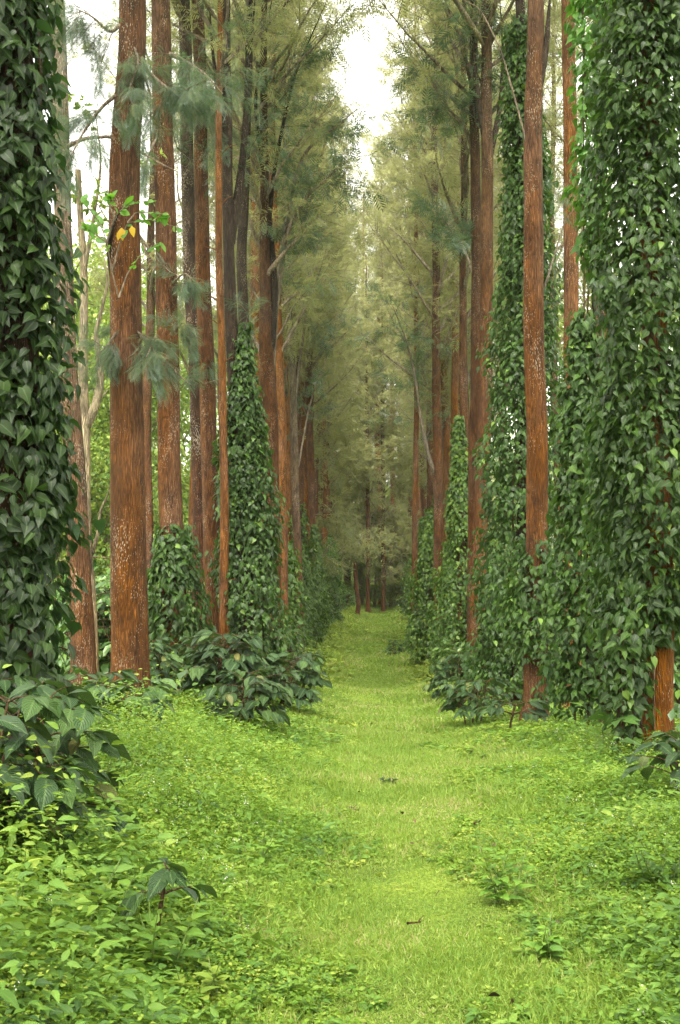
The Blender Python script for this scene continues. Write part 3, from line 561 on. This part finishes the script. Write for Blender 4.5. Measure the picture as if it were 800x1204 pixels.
for side, lab, start, xo in ((-1, 'slender red-barked tree in the left row receding far down the path', 40, 3.2), (1, 'slender red-barked tree in the right row receding far down the path', 44, 3.2)):
    y = start
    while y < 100:
        x = side * (xo + U(-.25, .5)) + path_x(y) * .6
        far_tree(x, y, k, lab, 'far left row trees' if side < 0 else 'far right row trees', low=(y > 60 and k % 6 == 1), sc=U(.9, 1.1), lean=side * .15)
        if True:
            v = thing('pepper_vine', 'small distant vine column in the far %s row' % ('left' if side < 0 else 'right'), 'vine', (x - side * .1, y - .05, float(ground(x, y))), 'distant vine columns, %s row' % ('left' if side < 0 else 'right'), U(0, 6.28), U(.85, 1.25))
            link('foliage', vv[k % 3], v); link('stem', vs_[k % 3], v)
        k += 1; y += U(2.4, 3.8)
for side, lab, y0, xo in ((-1, 'tree of the second row behind the left-hand vines', 36, 6.2), (1, 'tree of the second row behind the right-hand vines', 30, 6.0)):
    y = y0
    while y < 100:
        far_tree(side * (xo + U(-.6, .6)), y, k, lab, ('second' if xo < 8 else 'third') + (' row left trees' if side < 0 else ' row right trees'), low=(xo > 8 and k % 2 == 0), sc=U(.85, 1.1)); k += 1; y += U(6, 10)
for n_ in range(18):  # unseen trees and vines added behind the camera to block horizontal light
    side = -1 if n_ % 2 else 1; y = 6.5 - 4.2 * (n_ // 2); far_tree(side * (3.3 + U(-.1, .4)), y, n_, 'unseen tree added behind the viewpoint to block low sky light, carrying on the row', 'unseen rows added behind the viewpoint', sc=1.0)
    if n_ % 4 < 3:
        v = thing('pepper_vine', 'unseen vine column added behind the viewpoint to block low sky light, carrying on the row', 'vine', (side * 3.4, y, float(ground(side * 3.4, y))), 'unseen vines added behind the viewpoint', U(0, 6.28), 1.3)
        link('foliage', vv[n_ % 3], v)
# wall of trees closing the end of the path
for n_ in range(18):
    y = 98 + 1.7 * n_; x = [-4, 5.2, -1.6, 3.4, .9, -7, 8, -3, 2.2, 6, -.6, -5, 4, 1.5, -2.2, 9, -9, 3][n_] + U(-.3, .3)
    far_tree(x, y, k, 'tree in the feathery wood that closes the far end of the path', 'trees closing the far end', low=(n_ % 5 < 3 and y > 104), sc=U(1.05, 1.3) if abs(x - 1) > 3 else U(1.42, 1.55)); k += 1
tree_px('thin straight dark trunk at the far end of the path, left one of two', [(433, 716, 5), (433, 600, 4.5), (432, 500, 4)], 92, RED, crown=LOWC[0], crz=2)
tree_px('thin straight red trunk at the far end of the path, right one of two', [(451, 714, 5), (451, 600, 4.5), (450, 500, 4)], 94, RED, crown=LOWC[1], crz=4)
t, Q, rr, bs = tree_px('small crooked tree with a round pale crown at the far left end of the path', [(419, 728, 6), (422, 712, 5.5), (419, 690, 5), (418, 660, 4)], 84, RED, H=4.6, topr=.6)
m = MB(); P = rng.normal(0, 1, (900, 3)) * [1.0, .9, .55] + [.3, 0, 4.6]; m.scatter(OVATE_LO, P, frames(rng.normal(0, 1, (900, 3)), rng.normal(0, .6, (900, 3)) + [0, 0, 1]), U(.12, .22, 900)); m.build('crown', OAK, t)

# ------------------------------------------------------------------ broad-leaved trees and thickets outside the rows
def broad(seed, H, R, n, leaf, lowz):
    g = np.random.default_rng(seed); tr = MB(); fl = MB(); P0 = trunk_path([(0, 0, -.3), (g.normal(0, .3), g.normal(0, .3), H * .75)], 20, .05, seed)
    tr.tube(P0, np.linspace(.2, .06, 20), 8, noise=.08); CC = []
    for b_ in range(26):
        z = g.uniform(lowz, H * .8); a = g.uniform(0, 6.28); L = R * g.uniform(.5, 1.05) * (1 - .35 * abs(z / H - .5)); k_ = int(np.clip((z + .3) / (H * .75 + .3) * 19, 0, 19))
        P = [P0[k_]]; d = nrm([math.cos(a), math.sin(a), g.uniform(.3, 1.2)])
        for _ in range(6): d = nrm(d + g.normal(0, .12, 3)); P.append(P[-1] + d * L / 6)
        tr.tube(P, np.linspace(.05, .01, 7), 5); CC += P[2:]
    CC = np.array(CC); c = CC[g.integers(0, len(CC), n)] + g.normal(0, .42, (n, 3)) * [1, 1, .7]
    fl.scatter(OVATE_LO, c, frames(g.normal(0, 1, (n, 3)) + [0, 0, -.3], g.normal(0, .5, (n, 3)) + [0, 0, 1]), leaf * g.uniform(.6, 1.3, n), np.clip(g.random(n), 0, 1))
    return tr.mesh('trunk', PALEB), fl.mesh('crown', BROAD)
BR = [broad(400 + q, [9, 12, 7][q], [3.6, 4.4, 3.0][q], 15000, .15, [1.2, 2.2, .4][q]) for q in range(3)]
def broad_tree(x, y, q, label, group, sc):
    t = thing('broadleaf_tree', label, 'tree', (x, y, float(ground(x, y))), group, U(0, 6.28), sc); link('trunk', BR[q][0], t); link('crown', BR[q][1], t)
for (x, y, q, sc) in [(-13, 44, 0, .95), (-17, 50, 1, .9), (-11.5, 56, 2, 1.2), (-21, 60, 1, 1.0), (-15, 66, 0, 1.2), (-26, 72, 1, 1.3), (-19, 80, 0, 1.5), (-32, 84, 1, 1.5), (-14, 88, 2, 1.6), (-24, 95, 1, 1.6)]:
    broad_tree(x, y, q, 'yellow-green broad-leaved tree beyond the left-hand grove, seen between the red trunks', 'broad-leaved trees left', sc)
for (x, y, q, sc) in [(13, 44, 0, .9), (17, 52, 1, .9), (12.5, 60, 2, 1.2), (22, 66, 1, 1.1), (16, 78, 0, 1.4), (27, 84, 1, 1.3), (19, 95, 1, 1.5)]:
    broad_tree(x, y, q, 'broad-leaved tree beyond the right-hand grove, mostly behind vine columns', 'broad-leaved trees right', sc)
for (xp, d, q, sc) in [(-60, 36, 1, 1.2), (0, 44, 0, 1.6), (60, 52, 1, 1.5), (100, 60, 1, 1.7), (135, 66, 0, 2.0), (165, 74, 1, 1.8), (200, 84, 1, 1.9), (235, 98, 1, 2.1), (760, 46, 1, 1.3), (700, 64, 1, 1.6)]:
    X_ = px(xp, 700, d)[0]; broad_tree(X_, d, q, 'tall light-green broad-leaved tree standing outside the rows, seen between near trunks', 'tall broad-leaved trees', sc)
for n_ in range(16):
    broad_tree(-30 + 4 * n_ + U(-1, 1), 138 + U(0, 12), n_ % 3, 'distant broad-leaved tree behind the feathery wood at the end of the path', 'distant wood', U(1.4, 1.9))

for side in (-1, 1):
    y = 25.0
    while y < 92:
        x = side * U(2.3, 3.2) + path_x(y) * .6; q = rng.integers(0, 3)
        v = thing('pepper_vine', 'bushy vine clump in the hedge of vines along the %s verge, middle distance' % ('left' if side < 0 else 'right'), 'vine', (x, y, float(ground(x, y))), 'vine hedge %s verge' % ('left' if side < 0 else 'right'), U(0, 6.28), U(.7, 1.15) * (1.0 if y > 32 else .7))
        link('foliage', vv[q], v); link('stem', vs_[q], v); y += U(1.7, 3.2)
for n_ in range(12):
    broad_tree([-7, -5, -3.4, -2.2, -.6, .4, 1.6, 2.6, 3.8, 5, 6.5, 8][n_], 97 + (n_ * 37 % 11) * .6, 2, 'bushy undergrowth tree closing the foot of the far wood', 'bushes at the far end', U(.6, 1.0))
def air():
    m, t, N = mat_base('haze_air'); p = N('ShaderNodeVolumePrincipled'); p.inputs['Color'].default_value = (.95, .92, .78, 1); p.inputs['Density'].default_value = .0003; p.inputs['Anisotropy'].default_value = .2
    o = N('ShaderNodeOutputMaterial'); t.links.new(p.outputs[0], o.inputs['Volume'])
    q = MB(); x0, x1, y0, y1, z0, z1 = -650, 650, -220, 1550, -9, 60
    q.add([(x, y, z) for z in (z0, z1) for y in (y0, y1) for x in (x0, x1)], [(0, 2, 3, 1), (4, 5, 7, 6), (0, 1, 5, 4), (2, 6, 7, 3), (0, 4, 6, 2), (1, 3, 7, 5)])
    return q.build('haze', m)
tag(air(), 'stuff', 'faint pale haze hanging in the grove air', 'haze')
# ------------------------------------------------------------------ coffee shrubs
def coffee_mesh(seed, h, r, ns, leaf, tpl, mat):
    g = np.random.default_rng(seed); st = MB(); lf = MB(); LP = []; LA = []; LH = []; LS = []
    for s_ in range(ns):
        a = g.uniform(0, 6.28); d = nrm([math.cos(a) * .35, math.sin(a) * .35, 1]); p = np.array([math.cos(a), math.sin(a), 0]) * .08; P = [p - [0, 0, .15]]
        n_ = int(h / .1)
        for q in range(n_):
            d = nrm(d + g.normal(0, .05, 3) + np.array([0, 0, .02])); p = p + d * h * g.uniform(.9, 1.1) / n_; P.append(p.copy())
            if q > n_ * .12:
                a2 = g.uniform(0, 6.28)
                for sgn in (0, np.pi):
                    L = r * (1.05 - .55 * q / n_) * g.uniform(.6, 1.1); dd = nrm([math.cos(a2 + sgn), math.sin(a2 + sgn), .45]); T = [p.copy()]
                    m_ = max(3, int(L / .09))
                    for w_ in range(m_):
                        dd = nrm(dd + np.array([0, 0, -.13]) + g.normal(0, .05, 3)); T.append(T[-1] + dd * L / m_)
                        if w_ > 0 and g.random() < .9:
                            sd = nrm(np.cross(dd, [0, 0, 1]))
                            for e in (-1, 1):
                                LP.append(T[-1]); LA.append(dd * .75 + sd * e * .8 + [0, 0, -.28] + g.normal(0, .15, 3)); LH.append(np.array([0, 0, 1]) + g.normal(0, .28, 3)); LS.append(leaf * g.uniform(.6, 1.15))
                    LP.append(T[-1]); LA.append(dd + g.normal(0, .2, 3)); LH.append(np.array([0, 0, 1]) + g.normal(0, .2, 3)); LS.append(leaf * .6)
                    st.tube(T, np.linspace(.006, .0025, len(T)), 4)
        st.tube(P, np.linspace(.014, .006, len(P)), 5)
    lf.scatter(tpl, np.array(LP), frames(np.array(LA), np.array(LH)), np.array(LS))
    return st.mesh('stem', STEM), lf.mesh('leaves', mat)
CM = [coffee_mesh(500 + q, [1.1, 1.4, .8][q], [.6, .7, .5][q], 4, .19, COFFEE_LO, COFF_FAR) for q in range(3)]
def coffee(x, y, label, q=None, own=None, sc=1, group=None, dz=0):
    t = thing('coffee_shrub', label, 'shrub', (x, y, float(ground(x, y)) + dz), group, U(0, 6.28), sc)
    a, b_ = own if own else CM[q]; link('stem', a, t); link('leaves', b_, t); return t
def cpx(xp, d): return px(xp, 700, d)[0], d
near = dict(tpl=COFFEE, mat=COFF)
coffee(*cpx(12, 6.8), 'large-leaved dark coffee shrub at the left edge, below the vine column', own=coffee_mesh(520, .85, .52, 5, .195, **near))
coffee(*cpx(-70, 5.8), 'coffee shrub cut off by the left edge of the view', own=coffee_mesh(521, .9, .5, 3, .2, **near))
coffee(*cpx(168, 5.6), 'single low coffee seedling with three big ribbed leaves among the weeds', own=coffee_mesh(522, .38, .16, 1, .15, **near))
coffee(*cpx(140, 12.6), 'coffee shrub at the foot of the thickest red trunk', own=coffee_mesh(523, .5, .5, 3, .24, **near))
coffee(*cpx(240, 17), 'dark coffee shrub in front of the vine bush and twin trunks', own=coffee_mesh(524, 1.0, .62, 5, .23, **near))
coffee(*cpx(285, 15), 'lowest glossy coffee shrub spilling onto the path verge, left side', own=coffee_mesh(525, .62, .6, 4, .21, **near))
coffee(*cpx(325, 19), 'coffee shrub spreading at the foot of the tall dark vine column', own=coffee_mesh(526, .8, .62, 5, .2, **near))
coffee(*cpx(205, 18.5), 'upright coffee shrub between the thickest red trunk and the low vine bush', own=coffee_mesh(530, .95, .5, 4, .22, **near))
coffee(*cpx(352, 24), 'coffee shrub at the left path edge, farther off than the lowest glossy one', own=coffee_mesh(532, .7, .6, 5, .19, **near))
coffee(*cpx(262, 18.6), 'coffee shrub crowding the foot of the thin orange pole trunk', own=coffee_mesh(533, .8, .55, 5, .22, **near))
coffee(*cpx(112, 13.5), 'coffee shrub between the edge vine column and the thickest red trunk', own=coffee_mesh(534, .55, .5, 4, .23, **near))
coffee(*cpx(556, 18), 'coffee shrub at the path edge, below the broadest vine column on the right', own=coffee_mesh(527, .6, .55, 4, .19, **near))
coffee(*cpx(535, 24), 'pale-leaved coffee shrub behind the one at the right path edge', own=coffee_mesh(528, .8, .6, 4, .19, **near))
coffee(*cpx(812, 9.4), 'coffee shrub at the right edge, in front of the bare rusty trunk foot', own=coffee_mesh(529, .42, .42, 3, .2, **near))
coffee(*cpx(590, 16), 'low broad-leaved shrub under the trunk with the leaf collar', own=coffee_mesh(531, .35, .5, 3, .18, **near))
coffee(*cpx(465, 47), 'small shrub sticking out over the path from the right, middle distance', q=2, sc=.8)
bg_c = []
for n_ in range(70):
    side = -1 if n_ % 2 else 1
    bg_c.append((side * U(3.6, 12), U(19, 60)))
for n_ in range(26):
    side = -1 if n_ % 2 else 1; y = U(24, 90); bg_c.append((side * U(2.1, 2.7) + path_x(y) * .6, y))
for n_, (x, y) in enumerate(bg_c):
    ins = abs(x) < 3.3
    coffee(x, y, ('coffee shrub filling the gap under the vine columns along the %s verge' if ins else 'coffee shrub in the undergrowth behind the %s row of trunks') % ('left' if x < 0 else 'right'), q=n_ % 3, sc=U(.7, 1.15) if ins else U(1.0, 1.9), group=('verge' if ins else 'undergrowth') + ' coffee shrubs ' + ('left' if x < 0 else 'right'))
for (xp, d, sc) in [(118, 24, 1.4), (135, 30, 1.6), (165, 28, 1.5), (110, 34, 2), (150, 38, 2), (180, 33, 1.8), (90, 28, 1.6), (660, 26, 1.5), (800, 20, 1.5)]:
    coffee(*cpx(xp, d), 'bushy light green shrub seen between the trunks, deep in the grove', q=1, sc=sc, group='shrubs between the trunks')

# ------------------------------------------------------------------ ground plants
def edge(x, y):
    u = x - path_x(y)
    nz = .16 * np.sin(y * 1.7 + x) + .12 * np.sin(y * .6 + 3) + .08 * np.sin(y * 4.1 + x * 3)
    wl = np.interp(y, [0, 6, 12, 20, 60, 100], [.34, .44, .62, .75, 1.0, 1.0]); wr = np.interp(y, [0, 6, 12, 20, 60, 100], [.50, .66, .85, .95, 1.0, 1.0])
    return np.where(u < 0, -u - wl, u - wr) + nz            # >0 on the weedy banks
def sample(n, y0, y1, xl, xr, p=1.5):
    y = y0 * (y1 / y0) ** (rng.random(n) ** p) if p else U(y0, y1, n)
    return rng.uniform(xl, xr, n), y
def blades(m, x, y, h, wd, lean=.5):
    n = len(x); P = np.stack([x, y, ground(x, y) - .005], -1); A = nrm(np.stack([rng.normal(0, lean, n), rng.normal(0, lean, n), np.ones(n)], -1)); H = np.stack([rng.normal(0, 1, n), rng.normal(0, 1, n), np.zeros(n)], -1)
    m.scatter(BLADE, P, frames(A, H), np.stack([wd, h, h], -1))
g = MB()
for (n, y0, y1, hw, h, wd) in [(120000, 3.2, 9, 1.3, .055, .09), (90000, 9, 18, 1.9, .07, .13), (60000, 18, 40, 2.4, .09, .28), (45000, 40, 100, 2.8, .13, .6)]:
    x, y = sample(n, y0, y1, -hw, hw, 1); x = x + path_x(y); e = edge(x, y); k_ = e < U(-.1, .6, n); x, y, e = x[k_], y[k_], e[k_]
    nz = .75 + .5 * np.sin(x * 3 + y) * np.sin(y * 1.3 + 2) + np.where(e > 0, .6, 0)
    hh = h * U(.5, 1.3, len(x)) * np.clip(nz, .35, 2); blades(g, x, y, hh, wd * U(.7, 1.2, len(x)) * 1.0 * .8, .75)
tag(g.build('grass', GRASS), 'stuff', 'short yellow-green grass on the path', 'grass')

def weeds(name, mat, sets, tpl, label):
    m = MB()
    for (n, y0, y1, hw, hmin, hmax, nl, leaf, prof) in sets:
        x, y = sample(n, y0, y1, -hw, hw, 1); x = x + path_x(y); e = edge(x, y)
        k_ = e > U(-.25, .3, n) if prof == 1 else e > U(.15, .9, n) if prof else e > U(-.45, .6, n); x, y, e = x[k_], y[k_], e[k_]; n = len(x)
        pt = .6 + .35 * np.sin(x * 2.3 + y * 1.1) + .3 * np.sin(y * 2.9 - x * 1.7 + 1)
        H = (hmin + (hmax - hmin) * sm(-.1, 1.3, e) * np.clip(pt, .15, 1.3)) * U(.6, 1.2, n) * np.where(x < 0, 1.25, np.where(y > 8.5, .6, .9))
        t_ = (np.arange(nl) + .5) / nl; T = np.clip(t_[None] + U(-.08, .08, (n, nl)), .05, 1.05)
        az = U(0, 6.28, n)[:, None] + np.arange(nl)[None] * 2.4 + U(-.4, .4, (n, nl)); ld = rng.normal(0, .22, (n, 2))
        out = np.stack([np.cos(az), np.sin(az), np.zeros_like(az)], -1); sp = (.10 + .35 * (1 - T)) * H[:, None]
        P = np.stack([x[:, None] + ld[:, :1] * H[:, None] * T + out[..., 0] * sp, y[:, None] + ld[:, 1:] * H[:, None] * T + out[..., 1] * sp, ground(x, y)[:, None] + H[:, None] * T], -1)
        A = out + np.stack([0 * T, 0 * T, -.35 + .75 * T + rng.normal(0, .25, T.shape)], -1); Hn = np.array([0, 0, 1.]) + rng.normal(0, .45, A.shape)
        sz = leaf * U(.6, 1.3, (n, nl)) * (1.15 - .5 * T)
        rn = np.clip(U(0, .6, n)[:, None] + .3 * T + U(-.12, .12, T.shape), 0, 1)
        m.scatter(tpl, P.reshape(-1, 3), frames(A.reshape(-1, 3), Hn.reshape(-1, 3)), sz.ravel(), rn.ravel())
    return tag(m.build(name, mat), 'stuff', label, 'weeds')
weeds('weeds', WEED, [(2300, 3.2, 6.5, 2.6, .04, .62, 17, .066, 1), (2200, 6.5, 13, 3.6, .06, .36, 15, .060, 1), (4200, 13, 26, 5, .05, .22, 11, .085, 1)], LANCE, 'knee-high leafy weeds covering both banks of the path')
weeds('tall_weeds', WEED, [(420, 3.2, 7, 2.6, .1, .75, 18, .085, 2), (500, 7, 14, 3.6, .1, .62, 16, .08, 2)], LANCE, 'taller leafy weeds standing out of the banks')
weeds('fine_weeds', WEED3, [(10000, 3.2, 7, 2.6, .05, .38, 15, .030, 1), (16000, 7, 14, 3.6, .05, .30, 14, .034, 1), (9000, 14, 28, 5, .05, .22, 11, .055, 1)], OVATE_LO, 'fine small-leaved weeds mixed through the banks')
weeds('low_herbs', WEED2, [(9000, 3.2, 7, 2.6, .03, .09, 7, .035, 0), (12000, 7, 16, 3.8, .03, .10, 7, .045, 0), (9000, 16, 34, 4.5, .04, .16, 7, .08, 0), (9000, 34, 100, 6, .08, .3, 7, .17, 0)], OVATE_LO, 'low bright herbs creeping over the verges')
# deep undergrowth carpet under the groves
x = rng.uniform(-16, 16, 26000); y = U(11, 95, 26000); k_ = np.abs(x) > 2.2; x, y = x[k_], y[k_]; n = len(x); m = MB()
P = np.stack([x, y, ground(x, y) + U(.02, .45, n)], -1); m.scatter(OVATE_LO, P, frames(rng.normal(0, 1, (n, 3)) * [1, 1, .3], rng.normal(0, .4, (n, 3)) + [0, 0, 1]), U(.12, .3, n)); tag(m.build('undergrowth', COFF_FAR), 'stuff', 'leafy undergrowth carpet beneath the trees', 'undergrowth')
for (xp, d, ln, an) in [(486, 6.1, .09, .4), (415, 9.5, .16, 2.0), (560, 8.8, .14, 1.1)]:
    X_, Y_ = cpx(xp, d); m = MB(); s_ = np.linspace(-.5, .5, 6); P = np.stack([s_ * ln * math.cos(an) + .012 * np.sin(s_ * 9), s_ * ln * math.sin(an), 0 * s_ + .035], -1); m.tube(P, np.linspace(.007, .003, 6), 5); m.tube([P[3], P[3] + [.03, .05, .02]], [.004, .002], 4)
    o = m.build('fallen_twig', STEM); o.location = (X_, Y_, float(ground(X_, Y_))); tag(o, None, 'small fallen twig lying in the short grass of the path', 'twig', 'fallen twigs')
# dead leaves lying about
n = 130; x, y = sample(n, 3.6, 20, -2.2, 2.6, 1); P = np.stack([x, y, ground(x, y) + .045], -1); m = MB()
m.scatter(OVATE, P, frames(rng.normal(0, 1, (n, 3)) * [1, 1, .25], rng.normal(0, .35, (n, 3)) + [0, 0, 1]), U(.02, .055, n)); tag(m.build('fallen_leaves', leaf_mat('dead_leaf', [(0, (.035, .022, .008)), (1, (.12, .075, .02))], .7, .0)), 'stuff', 'brown fallen leaves scattered on the grass', 'leaf litter')
# tiny pale flowers
n = 1300; x, y = sample(n, 3.4, 13, -3, 3, 1); x = x + path_x(y); e = edge(x, y); k_ = (e > .25) & (np.sin(x * 2.2 + y * 1.3) + rng.normal(0, .6, n) > .1); x, y = x[k_], y[k_]; n = len(x)
P = np.repeat(np.stack([x, y, ground(x, y) + U(.12, .36, n) * np.where(x < 0, 1.1, .8)], -1), 5, 0); P = P + rng.normal(0, .010, P.shape); m = MB()
m.scatter(OVATE_LO, P, frames(rng.normal(0, 1, P.shape), rng.normal(0, .6, P.shape) + [0, 0, 1]), U(.006, .011, len(P))); tag(m.build('wildflowers', FLOWER), 'stuff', 'tiny white flowers scattered over the weeds', 'flowers')

# individual broad-leaved plants
def herb(xp, d, h, nl, leaf, label, seed, tpl=LANCE, mat=WEED, group=None, pairs=True):
    gk = np.random.default_rng(seed); X_, Y_ = cpx(xp, d); base = np.array([X_, Y_, float(ground(X_, Y_))]); t = thing('leafy_weed', label, 'plant', base, group)
    st = MB(); P = []; A = []; SZ = []
    for s_ in range(gk.integers(3, 6)):
        d_ = nrm(np.array([gk.normal(0, .35), gk.normal(0, .35), 1])); hh = h * gk.uniform(.6, 1.1); c = curve((gk.normal(0, .03), gk.normal(0, .03), -.02), d_, hh, .1, 8, .04); st.tube(c, np.linspace(.005, .002, 9), 5)
        for q in range(nl):
            f_ = .25 + .75 * q / nl; pp = c[int(f_ * 8)]; a_ = q * 1.57 + s_
            for e in (0, np.pi): P.append(pp); A.append([math.cos(a_ + e), math.sin(a_ + e), .1 + .3 * f_]); SZ.append(leaf * (1.15 - .55 * f_) * gk.uniform(.8, 1.15))
    lf = MB(); P = np.array(P); A = np.array(A) + gk.normal(0, .15, P.shape); lf.scatter(tpl, P, frames(A, gk.normal(0, .2, P.shape) + [0, 0, 1]), np.array(SZ), gk.uniform(.2, .8, len(P)))
    st.build('stem', GSTEM, t); lf.build('leaves', mat, t)
herb(590, 6.6, .38, 6, .10, 'broad-leaved herb clump standing on the grass right of centre', 1, OVATE)
herb(640, 5.6, .24, 5, .09, 'low spreading herb at the lower right, nearer than the clump', 2, OVATE)
herb(25, 4.9, .62, 7, .15, 'tall long-leaved weed at the bottom left corner', 3)
herb(90, 5.2, .52, 6, .14, 'long-leaved weed right of the corner weed, lower left', 4)
herb(190, 5.2, .42, 5, .13, 'upright glossy weed beside the low coffee seedling', 5)
herb(308, 7.4, .36, 3, .12, 'lone slender seedling on the left edge of the grass path', 6)
herb(775, 6.8, .42, 6, .11, 'dense dark herb clump at the right edge of the picture', 7)
herb(250, 5.0, .2, 4, .11, 'pale yellow-green herb at the bottom, left of the path', 8, OVATE, WEED2)
herb(455, 11.5, .10, 4, .09, 'small dark tuft of leaves in the middle of the grass path', 9, OVATE, COFF)
herb(130, 7.6, .55, 6, .13, 'bright tall weed under the tip of the big coffee leaf', 10)
